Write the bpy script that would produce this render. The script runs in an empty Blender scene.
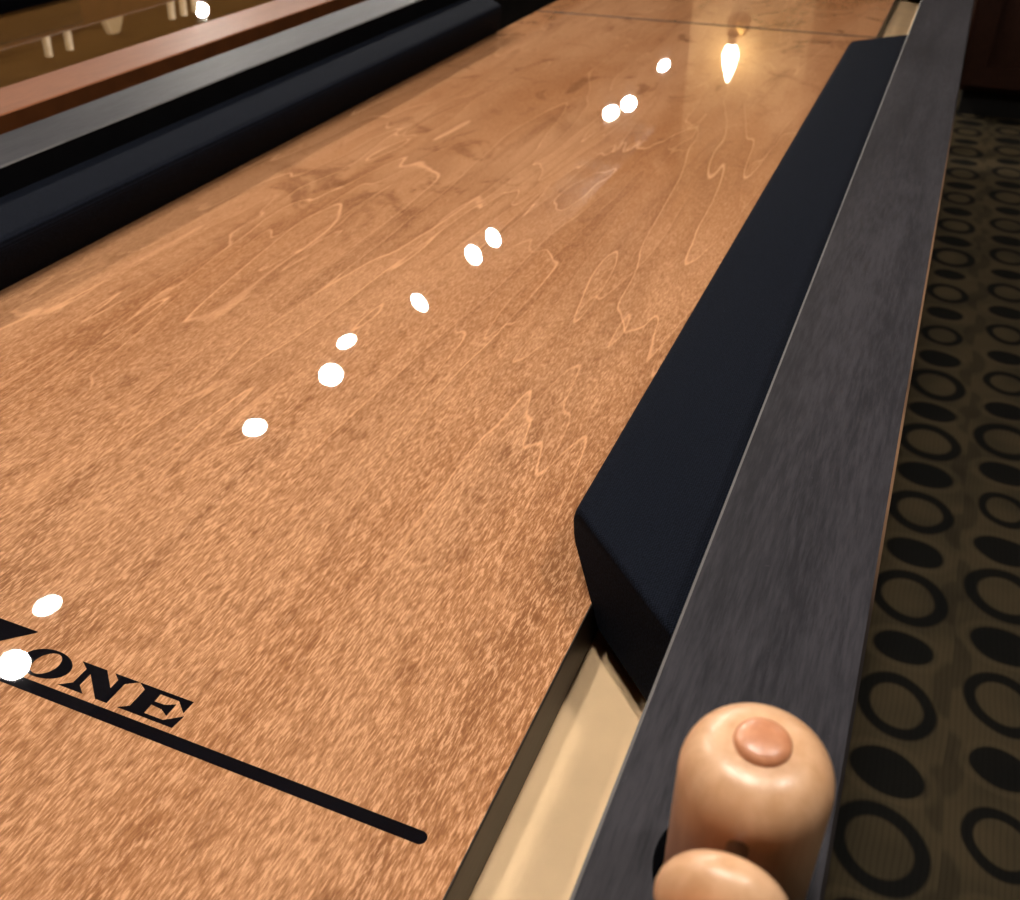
import bpy, bmesh, math, random
from mathutils import Vector, Matrix, noise as mnoise

random.seed(7)
C = bpy.context.scene
COL = C.collection

# ------------------------------------------------------------------ camera
H = 0.335                      # camera height above the playing surface (m)
ZB = 0.74                      # playing surface above the floor
PX, PY = 510.0, 450.0          # image centre of the 1020 x 900 frame
VY, VX = (1014.0, -237.0), (-2290.0, -213.0)   # vanishing points of the table's length and width
FPX = math.sqrt(-((VX[0]-PX)*(VY[0]-PX)+(VX[1]-PY)*(VY[1]-PY)))   # focal length in pixels

def cam_basis():
    vy, vx = VY, VX
    Y = Vector((vy[0]-PX, vy[1]-PY, FPX)).normalized()
    X = -Vector((vx[0]-PX, vx[1]-PY, FPX)).normalized()
    Z = X.cross(Y).normalized()
    X = Y.cross(Z).normalized()
    return X, Y, Z
_X, _Y, _Z = cam_basis()
def to_world(v):               # camera frame (right, down, forward) -> world axes
    v = Vector(v)
    return Vector((_X.dot(v), _Y.dot(v), _Z.dot(v)))
right, up, back = to_world((1, 0, 0)), to_world((0, -1, 0)), to_world((0, 0, -1))
CAM = Vector((0, 0, ZB+H))
cam = bpy.data.cameras.new('camera')
cam.sensor_width = 36.0; cam.sensor_fit = 'HORIZONTAL'
cam.lens = 36.0*FPX/1020.0
cam.clip_start = 0.02; cam.clip_end = 60
cam.dof.use_dof = True
cam.dof.focus_distance = 0.47
cam.dof.aperture_fstop = 15.0
cam_ob = bpy.data.objects.new('camera', cam); COL.objects.link(cam_ob)
M = Matrix((right, up, back)).transposed().to_4x4()
M.translation = CAM
cam_ob.matrix_world = M
C.camera = cam_ob

# ------------------------------------------------------------------ world, exposure
w = bpy.data.worlds.new('world'); C.world = w; w.use_nodes = True
w.node_tree.nodes['Background'].inputs[0].default_value = (1.0, 0.86, 0.7, 1)
w.node_tree.nodes['Background'].inputs[1].default_value = 0.02
vs = C.view_settings
C.display_settings.display_device = 'sRGB'
vs.view_transform = 'Standard'; vs.look = 'None'; vs.gamma = 1.0; vs.use_curve_mapping = False
vs.exposure = 0.12
C.cycles.use_denoising = True
C.cycles.sample_clamp_indirect = 6.0
C.cycles.caustics_reflective = False; C.cycles.caustics_refractive = False
LAMP_TRACK = 560.0             # radiance of the track lamps
LAMP_CEIL = 205.0              # radiance of the recessed ceiling lamps
LAMP_BULB = 40.0

# ------------------------------------------------------------------ node helpers
class NT:
    def __init__(s, name):
        s.m = bpy.data.materials.new(name); s.m.use_nodes = True
        s.t = s.m.node_tree; s.b = s.t.nodes['Principled BSDF']
    def n(s, kind, **kw):
        nd = s.t.nodes.new(kind)
        for k, v in kw.items():
            if k.startswith('i_'):
                key = k[2:]
                nd.inputs[int(key) if key.isdigit() else key].default_value = v
            else: setattr(nd, k, v)
        return nd
    def l(s, a, b): s.t.links.new(a, b)
    def math(s, op, a, b=None, c=None, clamp=False):
        nd = s.n('ShaderNodeMath', operation=op); nd.use_clamp = clamp
        for i, v in enumerate((a, b, c)):
            if v is None: continue
            if isinstance(v, (int, float)): nd.inputs[i].default_value = v
            else: s.l(v, nd.inputs[i])
        return nd.outputs[0]
    def step(s, v, lo, hi, a=0.0, b=1.0):
        nd = s.n('ShaderNodeMapRange', interpolation_type='SMOOTHSTEP')
        s.l(v, nd.inputs[0])
        for i, q in enumerate((lo, hi, a, b)): nd.inputs[i+1].default_value = q
        return nd.outputs[0]
    def mix(s, fac, a, b, blend='MIX'):
        nd = s.n('ShaderNodeMix', data_type='RGBA', blend_type=blend)
        for i, v in ((0, fac), (6, a), (7, b)):
            if isinstance(v, (int, float)): nd.inputs[i].default_value = v
            elif isinstance(v, tuple): nd.inputs[i].default_value = v if len(v) == 4 else (*v, 1)
            else: s.l(v, nd.inputs[i])
        return nd.outputs[2]
    def coords(s, scale=(1, 1, 1), loc=(0, 0, 0), rot=(0, 0, 0)):
        tc = s.n('ShaderNodeTexCoord'); mp = s.n('ShaderNodeMapping')
        mp.inputs['Scale'].default_value = scale; mp.inputs['Location'].default_value = loc
        mp.inputs['Rotation'].default_value = rot
        s.l(tc.outputs['Object'], mp.inputs[0]); return mp.outputs[0]
    def noise(s, vec, scale=1.0, detail=2.0, rough=0.5, dist=0.0):
        nd = s.n('ShaderNodeTexNoise', i_Scale=scale, i_Detail=detail, i_Roughness=rough, i_Distortion=dist)
        s.l(vec, nd.inputs['Vector']); return nd.outputs['Fac']
    def bump(s, height, strength=0.2, dist=0.001):
        nd = s.n('ShaderNodeBump', i_Strength=strength, i_Distance=dist)
        s.l(height, nd.inputs['Height']); s.l(nd.outputs[0], s.b.inputs['Normal']); return nd
    def set(s, **kw):
        names = dict(col='Base Color', rough='Roughness', coat='Coat Weight', crough='Coat Roughness', spec='Specular IOR Level',
                     metal='Metallic', sheen='Sheen Weight', cior='Coat IOR', ecol='Emission Color', estr='Emission Strength', srough='Sheen Roughness')
        for k, v in kw.items():
            inp = s.b.inputs[names[k]]
            if isinstance(v, tuple): inp.default_value = v if len(v) == 4 else (*v, 1)
            elif isinstance(v, (int, float)): inp.default_value = v
            else: s.l(v, inp)
        return s

def lin(r, g, b):
    f = lambda c: (c/255/12.92) if c/255 <= 0.04045 else ((c/255+0.055)/1.055)**2.4
    return (f(r), f(g), f(b))

def mat_plain(name, col, rough=0.5, var=0.12, sc=40.0, **kw):
    t = NT(name); v = t.noise(t.coords(), sc, 3)
    c = t.mix(t.step(v, 0.3, 0.7), tuple(x*(1-var) for x in col), tuple(x*(1+var) for x in col))
    t.set(col=c, rough=rough, **kw); return t.m

def mat_emit(name, col, strength):
    t = NT(name); t.set(col=(0.8, 0.8, 0.8), ecol=col, estr=strength); return t.m

def mat_maple(name, light, mid, dark):
    """stained maple: fine flecks along the grain, pale wandering growth lines, soft figure, thick gloss lacquer"""
    t = NT(name)
    warp = t.noise(t.coords((5, 1.2, 1)), 1.0, 2)
    # large tone drift
    big = t.noise(t.coords((7.0, 1.3, 1), loc=(3.1, 0.4, 0)), 1.0, 3, 0.55, 0.4)
    c = t.mix(t.step(big, 0.3, 0.72), mid, light)
    dk = t.noise(t.coords((16.0, 2.2, 1), loc=(9.0, 1.7, 0)), 1.0, 3, 0.6, 0.8)
    c = t.mix(t.math('MULTIPLY', t.step(dk, 0.52, 0.78), 0.55), c, dark)
    # rolled figure, cross-grain cloud in places
    fig = t.noise(t.coords((13.0, 9.0, 1), loc=(1.7, 0.6, 0), rot=(0, 0, 0.5)), 1.0, 3, 0.6, 1.6)
    mask = t.step(t.noise(t.coords((2.2, 1.6, 1), loc=(6.3, 2.2, 0)), 1.0, 1), 0.45, 0.62)
    c = t.mix(t.math('MULTIPLY', t.math('MULTIPLY', t.step(fig, 0.55, 0.75), mask), 0.55), c, light)
    c = t.mix(t.math('MULTIPLY', t.math('MULTIPLY', t.step(fig, 0.45, 0.3), mask), 0.6), c, dark)
    # flecks
    f1 = t.noise(t.coords((1150, 190, 1)), 1.0, 2, 0.6, 0.3)
    f2 = t.noise(t.coords((600, 100, 1), loc=(4, 9, 0)), 1.0, 3, 0.65, 0.3)
    fl = t.math('ADD', t.math('MULTIPLY', f1, 0.6), t.math('MULTIPLY', f2, 0.4))
    tc = t.n('ShaderNodeTexCoord'); sp = t.n('ShaderNodeSeparateXYZ'); t.l(tc.outputs['Object'], sp.inputs[0])
    away = t.step(t.math('ADD', sp.outputs[1], t.math('MULTIPLY', sp.outputs[0], -0.5)), -1.42, -0.65, 1.0, 0.22)   # figure is liveliest at the near end of the plank
    c = t.mix(t.math('MULTIPLY', t.math('MULTIPLY', t.step(fl, 0.50, 0.38), 0.48), away), c, dark)
    c = t.mix(t.math('MULTIPLY', t.math('MULTIPLY', t.step(fl, 0.48, 0.62), 0.75), away), c, tuple(min(1, x*k) for x, k in zip(light, (1.5, 1.62, 1.8))))
    spk = t.step(t.noise(t.coords((95, 38, 1), loc=(2, 5, 0)), 1.0, 3, 0.6), 0.56, 0.72)
    c = t.mix(t.math('MULTIPLY', t.math('MULTIPLY', spk, 0.45), away), c, dark)
    mid_y = t.math('MULTIPLY', t.step(sp.outputs[1], -0.25, -0.85, 0.35, 1.0), t.step(sp.outputs[1], -1.40, -1.15, 0.25, 1.0))
    # growth lines: level lines of stretched noise
    def lines(sx, sy, n, off, wd, amt, det=3.0, gate=(0.42, 0.6)):
        nonlocal c
        v = t.noise(t.coords((sx, sy, 1), loc=off), 1.0, det, 0.45, 0.35)
        fr = t.math('FRACT', t.math('MULTIPLY', v, n))
        a = t.math('MULTIPLY', t.step(fr, 0.0, wd*0.35), t.step(fr, wd, wd*0.4))
        g = t.math('MULTIPLY', t.step(t.noise(t.coords((9, 2.5, 1), loc=off), 1.0, 1), *gate), mid_y)
        c = t.mix(t.math('MULTIPLY', t.math('MULTIPLY', a, g), amt), c, tuple(min(1, x*k) for x, k in zip(light, (1.65, 1.72, 1.8))))
        sh = t.math('MULTIPLY', t.step(fr, 0.55, 1.0), 0.22)
        c = t.mix(t.math('MULTIPLY', sh, g), c, dark)
    lines(8.0, 0.95, 13.0, (2.3, 5.1, 0), 0.06, 0.62, 3.5, (0.30, 0.48))
    lines(14.0, 1.5, 8.0, (7.9, 1.3, 0), 0.05, 0.42, 3.0, (0.38, 0.56))
    t.set(col=c, rough=0.5, spec=0.0, coat=1.0, crough=0.012, cior=1.5)
    return t.m

def mat_rail(name, dark, lite, rough=0.36, spec=0.5):
    t = NT(name)
    g = t.noise(t.coords((420, 42, 420)), 1.0, 4, 0.7)
    b = t.noise(t.coords((60, 7, 60)), 1.0, 3, 0.6)
    c = t.mix(t.step(t.math('ADD', t.math('MULTIPLY', g, 0.6), t.math('MULTIPLY', b, 0.4)), 0.35, 0.65), dark, lite)
    nick = t.noise(t.coords((260, 190, 260)), 1.0, 2, 0.5)
    c = t.mix(t.math('MULTIPLY', t.step(nick, 0.73, 0.8), 0.25), c, tuple(min(1, x*2.4) for x in lite))
    t.set(col=c, rough=rough, spec=spec)
    t.bump(g, 0.08, 0.0003)
    return t.m

def mat_edge(name, dark, worn, y0=None, y1=None):
    """rubbed arris; the worn stretch runs between y0 and y1 along the rail"""
    t = NT(name)
    v = t.step(t.noise(t.coords((60, 9.0, 60)), 1.0, 3), 0.25, 0.5)
    if y0 is not None:
        tc = t.n('ShaderNodeTexCoord'); sp = t.n('ShaderNodeSeparateXYZ'); t.l(tc.outputs['Object'], sp.inputs[0])
        v = t.math('MULTIPLY', v, t.math('MULTIPLY', t.step(sp.outputs[1], y0-0.1, y0+0.06), t.step(sp.outputs[1], y1+0.3, y1-0.15)))
    c = t.mix(v, dark, worn)
    t.set(col=c, rough=0.5, spec=0.2); return t.m

def mat_cloth(name, a, b):
    t = NT(name)
    co = t.coords()
    sp = t.n('ShaderNodeSeparateXYZ'); t.l(co, sp.inputs[0])
    k = 2*math.pi/0.0021
    wx = t.math('SINE', t.math('MULTIPLY', t.math('ADD', sp.outputs[0], sp.outputs[1]), k))
    wy = t.math('SINE', t.math('MULTIPLY', t.math('SUBTRACT', sp.outputs[1], t.math('ADD', sp.outputs[0], sp.outputs[2])), k))
    wv = t.math('MULTIPLY', wx, wy)
    fz = t.noise(t.coords((900, 900, 900)), 1.0, 2)
    v = t.math('ADD', t.math('MULTIPLY', wv, 0.35), fz)
    c = t.mix(t.step(v, 0.25, 0.85), a, b)
    lint = t.noise(t.coords((330, 330, 330)), 1.0, 1)
    c = t.mix(t.math('MULTIPLY', t.step(lint, 0.78, 0.84), 0.25), c, tuple(min(1, x*6) for x in b))
    t.set(col=c, rough=0.9, spec=0.04, sheen=0.0)
    t.bump(v, 0.5, 0.0004)
    return t.m

def mat_turned(name, light, dark):
    t = NT(name)
    g = t.noise(t.coords((160, 160, 22)), 1.0, 4, 0.6, 0.3)
    b = t.noise(t.coords((30, 30, 12)), 1.0, 2)
    c = t.mix(t.step(t.math('ADD', t.math('MULTIPLY', g, 0.6), t.math('MULTIPLY', b, 0.4)), 0.36, 0.62), dark, light)
    t.set(col=c, rough=0.42, coat=0.6, crough=0.28); return t.m

def mat_carpet(name):
    """contract carpet: columns of dark ovals and open rings on olive brown, ribbed pile"""
    t = NT(name)
    base, base2, ink = lin(94, 82, 61), lin(78, 69, 52), lin(22, 24, 25)
    co = t.coords(); wob = t.n('ShaderNodeTexNoise', i_Scale=9.0, i_Detail=1.0); t.l(co, wob.inputs['Vector'])
    vm = t.n('ShaderNodeVectorMath', operation='MULTIPLY_ADD')
    t.l(wob.outputs['Color'], vm.inputs[0]); vm.inputs[1].default_value = (0.016, 0.016, 0); t.l(co, vm.inputs[2])
    sp = t.n('ShaderNodeSeparateXYZ'); t.l(vm.outputs[0], sp.inputs[0])
    cx, cy = 0.138, 0.117
    u = t.math('DIVIDE', t.math('ADD', sp.outputs[0], -0.138-0.008+0.004+0.069+10*cx), cx)
    iu = t.math('FLOOR', u); fu = t.math('SUBTRACT', t.math('FRACT', u), 0.5)
    py = 0.234                                 # one ring and one filled oval per repeat
    row = t.math('MULTIPLY', t.math('SUBTRACT', iu, 10.0), 0.06)
    v = t.math('ADD', t.math('DIVIDE', t.math('SUBTRACT', t.math('ADD', sp.outputs[1], -0.820), row), py), 20.3)
    ip = t.math('FLOOR', v); fp = t.math('FRACT', v)
    par = t.math('GREATER_THAN', fp, 0.6)      # 0 -> ring, 1 -> filled oval
    fr_ = t.math('DIVIDE', t.math('SUBTRACT', fp, 0.3), 0.6)
    ff_ = t.math('DIVIDE', t.math('SUBTRACT', fp, 0.8), 0.4)
    fv = t.math('ADD', t.math('MULTIPLY', ff_, par), t.math('MULTIPLY', fr_, t.math('SUBTRACT', 1.0, par)))
    wn = t.n('ShaderNodeTexWhiteNoise', noise_dimensions='2D')
    cb = t.n('ShaderNodeCombineXYZ'); t.l(iu, cb.inputs[0]); t.l(t.math('ADD', t.math('MULTIPLY', ip, 2.0), par), cb.inputs[1]); t.l(cb.outputs[0], wn.inputs['Vector'])
    rnd = wn.outputs['Value']
    size = t.math('ADD', 0.72, t.math('MULTIPLY', rnd, 0.28))
    ax = t.math('MULTIPLY', size, t.math('SUBTRACT', 0.44, t.math('MULTIPLY', par, 0.07)))
    ay = t.math('MULTIPLY', size, t.math('SUBTRACT', 0.47, t.math('MULTIPLY', par, 0.05)))
    tilt = t.math('MULTIPLY', fu, 0.13)
    dx = t.math('DIVIDE', fu, ax); dy = t.math('DIVIDE', t.math('ADD', fv, tilt), ay)
    r = t.math('SQRT', t.math('ADD', t.math('MULTIPLY', dx, dx), t.math('MULTIPLY', dy, dy)))
    solid = t.step(r, 1.04, 0.93)
    hole = t.math('MULTIPLY', t.step(r, 0.70, 0.60), t.math('SUBTRACT', 1.0, par))
    inkm = t.math('SUBTRACT', solid, hole)
    halo = t.math('MULTIPLY', t.math('MULTIPLY', t.step(r, 1.5, 1.2), t.step(r, 1.02, 1.2)), par)
    # faint second figure between columns
    u2 = t.math('SUBTRACT', t.math('FRACT', t.math('ADD', u, 0.5)), 0.5); v2 = t.math('SUBTRACT', t.math('FRACT', t.math('MULTIPLY', v, 1.23)), 0.5)
    r2 = t.math('SQRT', t.math('ADD', t.math('POWER', t.math('DIVIDE', u2, 0.2), 2), t.math('POWER', t.math('DIVIDE', v2, 0.3), 2)))
    faint = t.math('MULTIPLY', t.step(r2, 1.1, 0.8), 0.35)
    rib = t.math('SINE', t.math('MULTIPLY', sp.outputs[0], 2*math.pi/0.0075))
    c = t.mix(t.step(t.noise(t.coords((7, 7, 7)), 1.0, 2), 0.35, 0.65), base, base2)
    c = t.mix(faint, c, ink)
    c = t.mix(t.math('MULTIPLY', halo, 0.4), c, tuple(x*1.25 for x in base))
    c = t.mix(t.math('MULTIPLY', inkm, 0.93), c, ink)
    c = t.mix(t.math('MULTIPLY', t.step(rib, 0.0, 1.0), 0.16), c, tuple(x*0.35 for x in ink))
    t.set(col=c, rough=0.95, spec=0.1)
    t.bump(t.noise(t.coords((700, 700, 700)), 1.0, 2), 0.6, 0.002)
    return t.m

# ------------------------------------------------------------------ mesh helpers (all in world coordinates)
def obj(name, bm, mats, parent=None, smooth=False, bevel=None, seg=2, ang=40):
    off = Vector((0, 0, 0)); p = parent
    while p is not None: off += Vector(p.location); p = p.parent
    bmesh.ops.recalc_face_normals(bm, faces=bm.faces)
    for v in bm.verts: v.co -= off
    me = bpy.data.meshes.new(name); bm.to_mesh(me); bm.free()
    for m in (mats if isinstance(mats, (list, tuple)) else [mats]): me.materials.append(m)
    if smooth:
        for f in me.polygons: f.use_smooth = True
    o = bpy.data.objects.new(name, me); COL.objects.link(o)
    if parent is not None: o.parent = parent
    if bevel:
        b = o.modifiers.new('bevel', 'BEVEL'); b.width = bevel; b.segments = seg
        b.limit_method = 'ANGLE'; b.angle_limit = math.radians(ang); b.harden_normals = True
        for f in me.polygons: f.use_smooth = True
    return o
def thing(name, label, cat, loc=(0, 0, 0), group=None):
    o = bpy.data.objects.new(name, None); o.empty_display_size = 0.05
    COL.objects.link(o); o.location = loc
    return tag(o, label, cat, group)
def tag(o, label, cat, group=None):
    o['label'] = label; o['category'] = cat
    if group: o['group'] = group
    return o
def struct(name, bm, mats, **kw):
    o = obj(name, bm, mats, **kw); o['kind'] = 'structure'; return o
def box(bm, x0, x1, y0, y1, z0, z1, mi=0):
    vs_ = [bm.verts.new(p) for p in ((x0,y0,z0),(x1,y0,z0),(x1,y1,z0),(x0,y1,z0),(x0,y0,z1),(x1,y0,z1),(x1,y1,z1),(x0,y1,z1))]
    for f in ((0,3,2,1),(4,5,6,7),(0,1,5,4),(1,2,6,5),(2,3,7,6),(3,0,4,7)):
        bm.faces.new([vs_[i] for i in f]).material_index = mi
    return bm
def BM(*a, **k): return box(bmesh.new(), *a, **k)
def loft(bm, rings, closed=True, caps=True, mi=None):
    vr = [[bm.verts.new(p) for p in r] for r in rings]; n = len(vr[0])
    for a, b in zip(vr, vr[1:]):
        for i in range(n if closed else n-1):
            f = bm.faces.new((a[i], a[(i+1) % n], b[(i+1) % n], b[i]))
            if mi: f.material_index = mi[i]
    if caps: bm.faces.new(vr[0][::-1]); bm.faces.new(vr[-1])
    return bm
def lathe(bm, prof, org, axis=(0, 0, 1), n=48, ring=False):
    """prof: list of (radius, distance along axis); ends closed when the radius is 0"""
    A = Vector(axis).normalized(); q = Vector((0, 0, 1)).rotation_difference(A); org = Vector(org)
    rings = []
    for r, z in prof:
        if r < 1e-6: rings.append([bm.verts.new(org + A*z)])
        else: rings.append([bm.verts.new(org + q @ Vector((r*math.cos(2*math.pi*i/n), r*math.sin(2*math.pi*i/n), z))) for i in range(n)])
    for a, b in zip(rings, rings[1:]+(rings[:1] if ring else [])):
        for i in range(n):
            j = (i+1) % n
            if len(a) == 1 and len(b) == 1: continue
            if len(a) == 1: bm.faces.new((a[0], b[j], b[i]))
            elif len(b) == 1: bm.faces.new((a[i], a[j], b[0]))
            else: bm.faces.new((a[i], a[j], b[j], b[i]))
    if ring: return bm
    if len(rings[0]) > 1: bm.faces.new(rings[0][::-1])
    if len(rings[-1]) > 1: bm.faces.new(rings[-1])
    return bm
def tube(bm, pts, r, n=12):
    pts = [Vector(p) for p in pts]; rings = []
    ref = Vector((0, 0, 1)) if abs((pts[1]-pts[0]).normalized().z) < 0.9 else Vector((1, 0, 0))
    for i, p in enumerate(pts):
        d = (pts[min(i+1, len(pts)-1)]-pts[max(i-1, 0)]).normalized()
        s = d.cross(ref).normalized(); t_ = s.cross(d)
        rr = r[i] if isinstance(r, (list, tuple)) else r
        rings.append([p+s*math.cos(2*math.pi*k/n)*rr+t_*math.sin(2*math.pi*k/n)*rr for k in range(n)])
    return loft(bm, rings)
def slab(bm, pts2, z0, z1):
    """extruded outline (x, y) between two heights"""
    return loft(bm, [[(x, y, z0) for x, y in pts2], [(x, y, z1) for x, y in pts2]])

# ------------------------------------------------------------------ materials
MAPLE = mat_maple('stained_maple', lin(190, 139, 100), lin(163, 110, 71), lin(114, 70, 41))
MAPLE_DARK = mat_maple('brown_maple', lin(92, 64, 32), lin(80, 54, 26), lin(58, 36, 17))
BOARD_SIDE = mat_rail('board_side_dark', lin(38, 33, 29), lin(52, 46, 40), 0.5)
INK = mat_plain('printed_black', (0.004, 0.004, 0.006), 0.5, spec=0.0, coat=1.0, crough=0.012)
BLACK_RAIL = mat_rail('black_stained_wood', lin(30, 29, 34), lin(54, 52, 57), 0.45, 0.20)
BROWN_RAIL = mat_rail('red_brown_wood', lin(122, 78, 54), lin(142, 94, 68), 0.40, 0.3)
EDGE_IN = mat_edge('rubbed_inner_edge', lin(74, 73, 76), lin(104, 102, 102))
EDGE_OUT = mat_edge('rubbed_outer_edge', lin(34, 31, 31), lin(150, 116, 88), -1.27, -0.85)
SIDE_BLACK_SHADE = mat_plain('black_rail_side_shaded', (0.005, 0.005, 0.006), 0.9, spec=0.04)  # same black wood, darkened on the side faces to stand in for shade
SIDE_BROWN_SHADE = mat_plain('brown_rail_side_shaded', lin(96, 54, 26), 0.5, spec=0.2)  # brown rail wood with shade put into its side-face colour
BROWN_EDGE = mat_edge('brown_edge', lin(120, 70, 44), lin(150, 94, 62))
CLOTH = mat_cloth('navy_black_cloth', lin(7, 9, 14), lin(27, 31, 42))
GUTTER = mat_plain('pale_gutter_wood', lin(238, 202, 156), 0.55, 0.04, 30)
PEG = mat_turned('turned_maple', lin(226, 180, 140), lin(208, 158, 116))
PLUG = mat_turned('plug_wood', lin(214, 148, 108), lin(196, 128, 90))
STEEL = mat_plain('steel', (0.5, 0.5, 0.52), 0.18, 0.1, metal=1.0)
MATTE_BLACK = mat_plain('matte_black', (0.002, 0.002, 0.0025), 0.9, spec=0.0)
CARPET = mat_carpet('oval_carpet')
CAB = mat_rail('dark_mahogany', lin(46, 24, 16), lin(62, 34, 22), 0.5, 0.3)
CAB_DARK = mat_plain('toe_board_black', (0.006, 0.005, 0.005), 0.7)
BRASS = mat_plain('aged_brass', (0.35, 0.22, 0.08), 0.35, 0.1, metal=1.0)
WALL = mat_plain('brown_wall_paint', lin(112, 82, 50), 0.8, 0.05, 3)
PILASTER = mat_plain('cream_pilaster_paint', lin(160, 134, 96), 0.8, 0.04, 3)
CEILM = mat_plain('ceiling_paint', lin(150, 125, 92), 0.9, 0.04, 2)
TRIM = mat_rail('dark_trim', lin(60, 36, 24), lin(80, 50, 34), 0.45)
STOOLW = mat_rail('pale_beech', lin(205, 176, 132), lin(222, 196, 152), 0.45)
STOOLS = mat_plain('tan_leather', lin(120, 84, 52), 0.5)
LAMP = mat_emit('lamp_glow', (1.0, 0.93, 0.84), LAMP_TRACK)
LAMP2 = mat_emit('ceiling_lamp_glow', (1.0, 0.93, 0.84), LAMP_CEIL)
BULB = mat_emit('bulb_glow', (1.0, 0.86, 0.60), LAMP_BULB)
LAMPBODY = mat_plain('white_lamp_housing', (0.55, 0.53, 0.5), 0.5)

# ------------------------------------------------------------------ room shell
X0, X1, Y0, Y1, ZC = -9.5, 3.2, -2.6, 10.5, 2.66
struct('floor', BM(X0-.1, X1+.1, Y0-.1, Y1+.1, -0.1, 0.0), CARPET)
struct('ceiling', BM(X0-.1, X1+.1, Y0-.1, Y1+.1, ZC, ZC+0.1), CEILM)
struct('wall_left', BM(X0-.1, X0, Y0-.1, Y1+.1, 0, ZC), WALL)
struct('wall_right', BM(X1, X1+.1, Y0-.1, Y1+.1, 0, ZC), WALL)
struct('wall_back', BM(X0, X1, Y1, Y1+.1, 0, ZC), WALL)
struct('wall_front', BM(X0, X1, Y0-.1, Y0, 0, ZC), WALL)
struct('baseboard_left', BM(X0, X0+.02, Y0, Y1, 0, 0.14), TRIM)
struct('baseboard_back', BM(X0+.02, X1-.02, Y1-.02, Y1, 0, 0.14), TRIM)
struct('baseboard_right', BM(X1-.02, X1, Y0, Y1, 0, 0.14), TRIM)
b = BM(-1.165, -0.595, 5.0, 5.45, 0.16, ZC)
struct('wall_pillar', b, PILASTER)
b = BM(-1.185, -0.575, 4.98, 5.47, 0, 0.16)
struct('trim_1', b, TRIM)

# ------------------------------------------------------------------ shuffleboard tables
HALF = 0.3936          # centre line to the outer face of a side rail
RAIL_W = 0.068
BOARD_HALF = 0.2727
YA, YB = -0.30, 3.58   # outer faces of the end rails
ZR = ZB+0.0670         # rail top
ZG = ZB-0.030          # gutter bed
SEAM = 1.640
GAP0, GAP1 = -0.14, 3.42

def rail_profile(xin, xout, z0, z1, ch=0.0013):
    s = 1 if xout > xin else -1
    return [(xin, z0), (xin, z1-ch), (xin+s*ch, z1), (xout-s*ch, z1), (xout, z1-ch), (xout, z0)]

NOSE = 0.0700
def cushion(root, xr, s, y0, y1):
    """s=-1: rail lies on +x side, nose points to -x.  45 degree cut ends"""
    prof = [(0.0, -0.012), (0.049, -0.012), (0.0505, -0.008), (0.0672, 0.0185), (0.0692, 0.027), (NOSE, 0.0355),
            (0.0695, 0.0400), (0.0672, 0.0430), (0.0630, 0.0442), (0.030, 0.0446), (0.0, 0.0446)]
    rings = []
    for k in range(9):
        f = k/8
        ring = []
        for u, z in prof:
            a = y0 - (NOSE-u); b_ = y1 + (NOSE-u)
            ring.append((xr + s*u, a + (b_-a)*f, ZB+z))
        rings.append(ring)
    bm = loft(bmesh.new(), rings)
    return obj('cushion', bm, CLOTH, root, bevel=0.0035, seg=3, ang=48)

def build_table(cx, label, rail_m, edge_in, edge_out, board_m, side_m, rw=RAIL_W):
    t = thing('shuffleboard_table', label, 'shuffleboard table', (cx, (YA+YB)/2, 0))
    # playing boards, two halves with an open seam
    boards = []
    for ya, yb in ((GAP0, SEAM-0.0030), (SEAM+0.0030, GAP1)):
        bm = BM(cx-BOARD_HALF, cx+BOARD_HALF, ya, yb, ZG+0.0002, ZB)
        bm.normal_update()
        for f in bm.faces: f.material_index = 0 if f.normal.z > 0.5 else 1
        boards.append(obj('playing_board', bm, [board_m, BOARD_SIDE], t, bevel=0.0008, seg=1))
    obj('gutter_bed', BM(cx-HALF+RAIL_W-.0005, cx+HALF-RAIL_W+.0005, YA+RAIL_W-.0005, YB-RAIL_W+.0005, ZG-0.02, ZG), GUTTER, t)
    # rails
    for s in (1, -1):
        xo, xi = cx+s*HALF, cx+s*(HALF-rw)
        pr = rail_profile(xi, xo, ZB-0.16, ZR)
        bm = loft(bmesh.new(), [[(x, y, z) for x, z in pr] for y in (YA, YB)], mi=[3, 1, 0, 2, 3, 3])
        obj('side_rail', bm, [rail_m, edge_in, edge_out, side_m], t)
    for ya, yb in ((YA, YA+RAIL_W), (YB-RAIL_W, YB)):
        obj('end_rail', BM(cx-HALF+rw, cx+HALF-rw, ya, yb, ZB-0.16, ZR), rail_m, t, bevel=0.0015, seg=1)
    # cushions
    xr = HALF-rw
    for y0, y1 in ((0.3520, 1.392), (2.12, 3.1)):
        cushion(t, cx+xr, -1, y0, y1)
        cushion(t, cx-xr, 1, y0, y1+(0.06 if y0 < 1 else 0))
    # body and legs
    obj('apron', BM(cx-HALF+0.03, cx+HALF-0.03, YA+0.03, YB-0.03, ZB-0.22, ZB-0.051), rail_m, t, bevel=0.003, seg=1)
    for yy in (0.25, 3.03):
        for s in (-1, 1):
            bm = loft(bmesh.new(), [[(cx+s*0.2+a*q, yy+b_*q, z) for a, b_ in ((-1,-1),(1,-1),(1,1),(-1,1))] for z, q in ((0, .052), (.05, .052), (.055, .046), (ZB-0.22, .06))])
            obj('leg', bm, rail_m, t, bevel=0.004, seg=2)
    return t, boards

CX1 = -0.3725
t1, boards1 = build_table(CX1, 'shuffleboard table with black rails, navy cushions and black lettering on orange maple board', BLACK_RAIL, EDGE_IN, EDGE_OUT, MAPLE, SIDE_BLACK_SHADE)
CX2 = -1.2076
t2, boards2 = build_table(CX2, 'shuffleboard table with reddish brown rails standing at left behind the black rail', BROWN_RAIL, BROWN_EDGE, BROWN_EDGE, MAPLE_DARK, SIDE_BROWN_SHADE, rw=0.0750)

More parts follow.
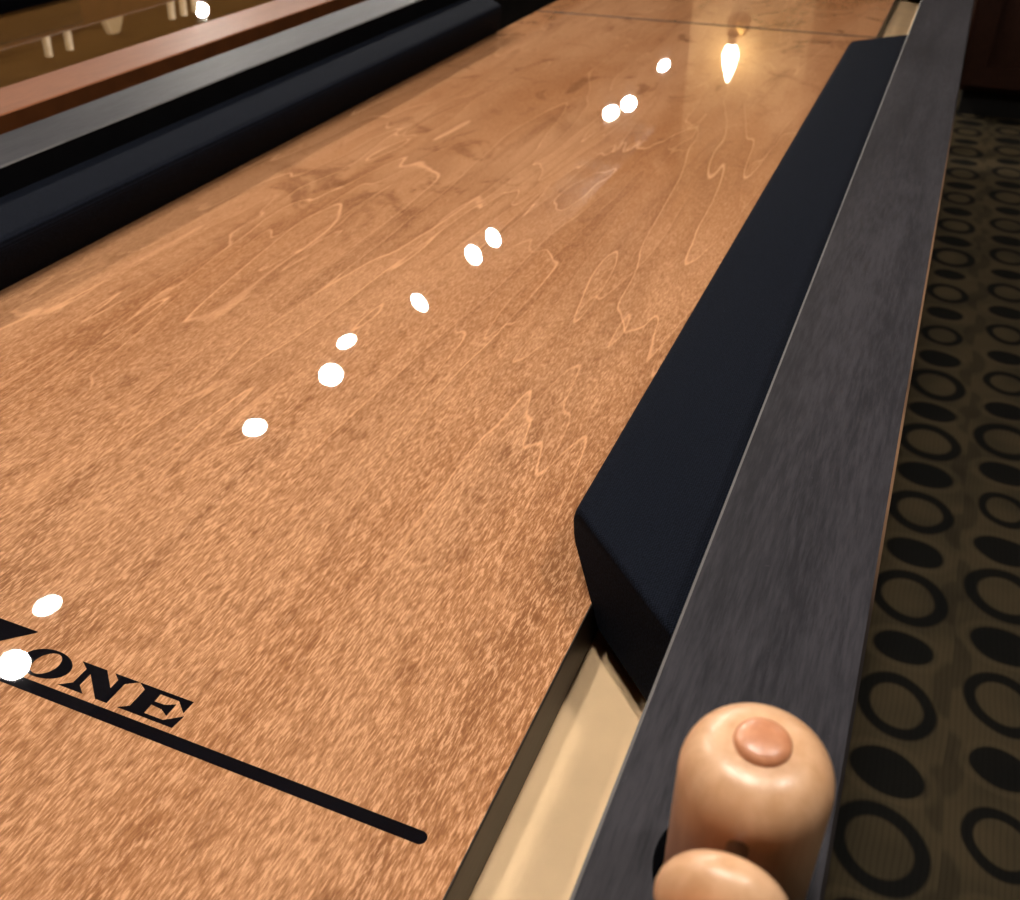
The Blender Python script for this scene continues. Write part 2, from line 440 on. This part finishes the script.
# printed lettering and boundary line (inlaid film, 0.2 mm proud)
Z0, Z1 = ZB-0.0004, ZB+0.00015
def mm(pts): return [((x-0.9)/1000, (y+2.0)/1000) for x, y in pts]
def flat(bm, outer, hole=None):
    if hole is None: return slab(bm, outer, Z0, Z1)
    n = len(outer)
    loft(bm, [[(x, y, Z0) for x, y in outer], [(x, y, Z1) for x, y in outer], [(x, y, Z1) for x, y in hole], [(x, y, Z0) for x, y in hole]], caps=False)
    return bm
yb_, yt_ = 193.3, 208.4
Zl = [(-367, 214.8), (-335.3, 214.8), (-336.5, 213.4), (-352.5, 199.3), (-346, 195.8), (-339, 195.6), (-334.0, 202.4), (-332.6, 193.3), (-371, 193.3), (-369.6, 194.9), (-353.8, 209.0), (-359.5, 211.6), (-364.6, 211.8), (-369.2, 205.8)]
Nl = [(-302.6, 208.4), (-288.3, 208.4), (-279.6, 200.6), (-279.6, 205.6), (-283.6, 208.4), (-269.9, 208.4), (-275.4, 205.0), (-275.4, 193.3), (-281.8, 193.3), (-293.6, 203.6), (-293.6, 196.8), (-288.8, 193.3), (-302.9, 193.3), (-297.5, 196.8), (-297.5, 205.4)]
El = [(-269.6, 208.4), (-240.3, 208.4), (-240.6, 201.6), (-246.6, 206.4), (-256.6, 206.4), (-256.6, 202.1), (-250.9, 202.3), (-246.5, 204.4), (-246.5, 197.6), (-250.9, 199.8), (-256.6, 200.2), (-256.6, 195.3), (-246.4, 195.3), (-239.2, 200.3), (-240.1, 193.3), (-269.6, 193.3), (-264.9, 196.0), (-264.9, 205.8)]
outO, inO = [], []
for k in range(48):
    a = 2*math.pi*k/48
    outO.append((-317.0+13.6*math.cos(a), 200.9+8.0*math.sin(a)))
    ci, si = 6.2*math.cos(a), 6.6*math.sin(a)
    inO.append((-317.0+ci+si*0.12, 200.9+si))
for nm, pts, hole in (('printed_letter', Zl, None), ('printed_letter', outO, inO), ('printed_letter', Nl, None), ('printed_letter', El, None)):
    obj(nm, flat(bmesh.new(), mm(pts), mm(hole) if hole else None), INK, boards1[0])
bar = []
for k in range(13): a = -math.pi/2+math.pi*k/12; bar.append((-118.6+2.9*math.cos(a), 187.7+2.9*math.sin(a)))
for k in range(13): a = math.pi/2+math.pi*k/12; bar.append((CX1*2000+118.6+2.9*math.cos(a), 187.7+2.9*math.sin(a)))
obj('boundary_line', flat(bmesh.new(), mm(bar)), INK, boards1[0])

# ------------------------------------------------------------------ scoring abacus on the right rail
PXc, PYc, PR = -0.0045, 0.1712, 0.0199
ab = thing('scoring_abacus', 'turned pale wood scoring abacus post and bead mounted on the black side rail', 'abacus', (PXc, PYc, ZR))
def post_prof(h):
    pts = [(0, 0), (PR-.001, 0), (PR, .001)]
    for k in range(0, 13):
        a = math.pi/2*k/12
        pts.append((PR*math.cos(a)**0.55 if k < 12 else 0, h-.0140+.0140*math.sin(a)))
    return pts
HP = 0.0640
YE = -0.17
for yy in (PYc, YE):
    p = obj('post', lathe(bmesh.new(), post_prof(HP), (PXc, yy, ZR+0.0022)), PEG, ab, smooth=True)
    pl = [(0.0073, -0.005), (0.0073, 0.0006)]
    for k in range(1, 8):
        a = math.pi/2*k/7
        pl.append((0.0073*math.cos(a) if k < 7 else 0, 0.0006+0.0026*math.sin(a)))
    obj('plug', lathe(bmesh.new(), pl, (PXc, yy, ZR+0.0022+HP), n=32), PLUG, p, smooth=True)
    obj('base_disc', lathe(bmesh.new(), [(0.0198, 0), (0.0218, .0004), (0.0218, .0018), (0.0212, .0022), (0, .0022)], (PXc-0.0018, yy+0.0035, ZR)), MATTE_BLACK, p, smooth=False)  # flat matte black disc, set off-centre under the post
ZROD = ZR+0.0495
bm = tube(bmesh.new(), [(PXc, YE+PR-.004, ZROD), (PXc, PYc-PR+.004, ZROD)], 0.0028, 16)
obj('rod', bm, STEEL, ab, smooth=True)
BEADR = 0.0137
def bead_prof():
    pts = [(0.0031, -0.0070), (0.0060, -0.0076)]
    for k in range(0, 13):
        a = -math.pi/2+math.pi*k/12
        pts.append((0.0079+0.0083*math.cos(a), 0.0074*math.sin(a)))
    pts += [(0.0060, 0.0076), (0.0031, 0.0070)]
    return pts
for yy in (0.1345, 0.1185, 0.1025, 0.0865, -0.06, -0.0755, -0.091, -0.1065, -0.122, -0.1375):
    bm = lathe(bmesh.new(), bead_prof(), (PXc, yy, ZROD), axis=(0, 1, 0))
    obj('bead', bm, PEG, ab, smooth=True)

# ------------------------------------------------------------------ dark cabinet against the right far side
cab = thing('cabinet', 'dark mahogany cabinet standing on the carpet beyond the black rail', 'cabinet', (1.45, 4.3, 0))
obj('carcass', BM(0.06, 2.84, 4.02, 4.6, 0.10, 1.02), CAB, cab, bevel=0.003, seg=1)
obj('toe_board', BM(0.09, 2.81, 4.08, 4.58, 0.0, 0.10), CAB_DARK, cab)
obj('cabinet_top', BM(0.03, 2.87, 3.98, 4.62, 1.02, 1.06), CAB, cab, bevel=0.006, seg=2)
for k in range(5):
    xa = 0.075+k*0.553; xb = xa+0.54
    bm = BM(xa, xb, 4.0, 4.02, 0.125, 1.0)
    d = obj('door', bm, CAB, cab, bevel=0.002, seg=1)
    bm = bmesh.new()
    for q in ((xa, xb, .125, .195), (xa, xb, .93, 1.0)): box(bm, q[0], q[1], 3.988, 4.0, q[2], q[3])
    for q in ((xa, xa+.07), (xb-.07, xb)): box(bm, q[0], q[1], 3.988, 4.0, .195, .93)
    obj('door_frame', bm, CAB, d)
    obj('knob', lathe(bmesh.new(), [(0, 0), (.006, 0), (.005, .012), (.014, .018), (.014, .026), (.008, .031), (0, .032)], (xb-.035, 3.988, .62), axis=(0, -1, 0), n=20), BRASS, d, smooth=True)

# ------------------------------------------------------------------ track lamps at positions from their mirror images in the lacquer; then recessed lights
ZL = ZB+1.58
def mirror_ray(px, py):
    d = to_world((px-PX, py-PY, FPX)); return d/-d.z       # z = -1
def place_lamp(px, py, zl):
    d = mirror_ray(px, py)
    k = H + (zl-ZB)
    return Vector((d.x*k, d.y*k, zl))
SPOTS = [ # px, py, aspect, angle of the short axis (image degrees), long axis px
    (14, 665, .94, 60, 36), (48, 606, .62, 62, 33), (255, 428, .70, 75, 27), (331, 375, .92, 80, 27), (347, 342, .60, 62, 23),
    (419, 303, .60, -42, 23), (473, 255, .70, -32, 23), (493, 238, .64, -28, 22), (611, 113, .82, 65, 17.5), (629, 104, .85, 60, 17), (664, 66, .66, 58, 14), (202, 10, .95, 60, 14)]
names = ['nearest the lettering', 'second along from the lettering', 'third along from the lettering', 'fourth along, aimed straight down at the board', 'fifth along, tilted beside the fourth',
         'sixth along, alone in mid track', 'seventh along, first of the middle pair', 'eighth along, second of the middle pair', 'ninth along, first of the far pair',
         'tenth along, second of the far pair', 'last one, at the far end of the track', 'alone far left, mirrored in the other table']
xs = []
for (px, py, asp, ang, L), nm in zip(SPOTS, names):
    pos = place_lamp(px, py, ZL)
    vpos = Vector((pos.x, pos.y, 2*ZB-pos.z))
    vd = (vpos-CAM); depth = vd.dot(-back); rad = L/2*depth/FPX*0.80
    n_view = -vd.normalized()
    m2 = Vector((math.cos(math.radians(ang)), math.sin(math.radians(ang))))
    m3 = to_world((m2.x, m2.y, 0)); m3 = (m3 - n_view*m3.dot(n_view)).normalized()
    best = None
    for sg in (1, -1):
        n = (n_view*asp + m3*sg*math.sqrt(1-asp*asp)).normalized()
        if best is None or n.z > best.z: best = n
    n = Vector((best.x, best.y, -best.z))       # back from the mirror world
    xs.append((pos, n))
    t = thing('track_spotlight', 'white track spotlight over the tables, ' + nm, 'ceiling lamp', tuple(pos), 'track spotlights over the shuffleboard tables')
    R_ = rad
    shell = [(0, -.13), (R_*.55, -.13), (R_*.8, -.115), (R_*1.12, -.03), (R_*1.12, .006), (R_*1.02, .006), (R_*1.02, -.004), (0, -.004)]
    obj('lamp_can', lathe(bmesh.new(), shell, pos, axis=n, n=32), LAMPBODY, t, smooth=False)
    bm = bmesh.new(); lathe(bm, [(0, 0), (R_, 0), (R_, -.002), (0, -.002)], pos, axis=n, n=40)
    obj('lamp_lens', bm, LAMP, t)
    end = pos - n*0.13
    bm = tube(bmesh.new(), [tuple(pos-n*0.12), (end.x, end.y, max(end.z, pos.z)+0.06), (end.x, end.y, ZC-0.03)], 0.009, 10)
    obj('lamp_stem', bm, LAMPBODY, t, smooth=True)
tr = obj('lighting_track', BM(-2.16, -1.86, 0.2, 9.4, ZC-0.03, ZC), LAMPBODY, bevel=.003, seg=1)
tag(tr, 'long white ceiling track that carries the spotlights', 'lighting track')

for k, (x, y, lab) in enumerate([(-0.16, 0.24, 'over the near right corner of the black-railed table'), (-0.66, 0.30, 'added to brighten the near board'),  (0.7, 0.5, 'added to light the carpet aisle'),
     (-5.0, 2.6, 'added for sheen on the left rails'), (0.9, 4.6, 'added to light the far carpet')]):  # unseen fill lamps, apart from the first that gives the plug highlight
    t = thing('ceiling_light', 'round recessed ceiling light ' + lab, 'ceiling lamp', (x, y, ZC), 'recessed ceiling lights')
    obj('trim_ring', lathe(bmesh.new(), [(.085, 0), (.115, 0), (.112, -.008), (.088, -.012)], (x, y, ZC), n=40, ring=True), LAMPBODY, t)
    obj('diffuser', lathe(bmesh.new(), [(0, -.003), (.084, -.003), (.084, -.006), (0, -.007)], (x, y, ZC), n=40), LAMP2, t)

# ------------------------------------------------------------------ candle sconce on the pillar (mirrored in the board)
sx, sz = -0.935, ZB+0.70
sc = thing('wall_sconce', 'brass candle sconce with one glowing bulb on the cream pillar', 'wall lamp', (sx, 5.0, sz))
obj('back_plate', lathe(bmesh.new(), [(0, 0), (.055, 0), (.055, .006), (.04, .014), (0, .018)], (sx, 5.0, sz-.02), axis=(0, -1, 0), n=32), BRASS, sc, smooth=False)
obj('arm', tube(bmesh.new(), [(sx, 4.985, sz-.03), (sx, 4.95, sz-.055), (sx, 4.90, sz-.05), (sx, 4.885, sz-.01)], .008, 10), BRASS, sc, smooth=True)
obj('candle_cup', lathe(bmesh.new(), [(0, -.02), (.03, -.012), (.036, 0), (.018, .003), (.018, .045), (0, .045)], (sx, 4.885, sz), n=28), BRASS, sc)
obj('bulb', lathe(bmesh.new(), [(0, .045), (.02, .046), (.034, .075), (.036, .10), (.029, .14), (.014, .185), (.005, .21), (0, .215)], (sx, 4.885, sz), n=28), BULB, sc, smooth=True)

# ------------------------------------------------------------------ bar stools beyond the second table (mirrored in its board)
def stool(x, y, kind, label):
    t = thing('bar_stool', label, 'bar stool', (x, y, 0), 'bar stools beyond the brown-railed table')
    for sx_ in (-1, 1):
        for sy_ in (-1, 1):
            obj('leg', tube(bmesh.new(), [(x+sx_*.19, y+sy_*.19, 0), (x+sx_*.15, y+sy_*.15, .68)], [.014, .019], 12), STOOLW, t, smooth=True)
    for z, q in ((.22, .175), (.42, .165)):
        for a, b_ in (((-q, -q), (q, -q)), ((q, -q), (q, q)), ((q, q), (-q, q)), ((-q, q), (-q, -q))):
            obj('stretcher', tube(bmesh.new(), [(x+a[0], y+a[1], z), (x+b_[0], y+b_[1], z)], .009, 8), STOOLW, t, smooth=True)
    obj('seat', lathe(bmesh.new(), [(0, .68), (.2, .68), (.21, .70), (.2, .735), (.12, .745), (0, .745)], (x, y, 0), n=36), STOOLS, t, smooth=True)
    xb = x-.17
    if kind == 'stile':
        for s in (-1, 1):
            obj('back_post', tube(bmesh.new(), [(xb, y+s*.036, .70), (xb-.03, y+s*.036, 0.99)], [.011, .0095], 12), STOOLW, t, smooth=True)
        obj('back_rail', BM(xb-.065, xb-.04, y-.03, y+.03, .80, .83), STOOLW, t, bevel=.006)
    elif kind == 'arch':
        rings = []
        for k in range(13):
            a = k/12; z = .72+.40*a; wd = .075*(1-a**4*.75)
            rings.append([(xb-.05*a+dx, y+dy*wd, z) for dx, dy in ((-.014, -1), (.014, -1), (.014, 1), (-.014, 1))])
        obj('back_panel', loft(bmesh.new(), rings), STOOLW, t, bevel=.006)
    else:
        for q in (-.052, 0, .052):
            obj('back_post', tube(bmesh.new(), [(xb, y+q, .70), (xb-.03, y+q, .99)], [.011, .010], 12), STOOLW, t, smooth=True)
        obj('back_rail', BM(xb-.06, xb-.035, y-.06, y+.06, .78, .81), STOOLW, t, bevel=.006)
stool(-1.86, 1.95, 'stile', 'pale wood bar stool with two plain back posts beyond the brown-railed table')
stool(-1.86, 2.44, 'slat', 'pale wood bar stool with three back slats beyond the brown-railed table')
stool(-2.33, 2.66, 'arch', 'pale wood bar stool with a solid arched back, behind the other stools')
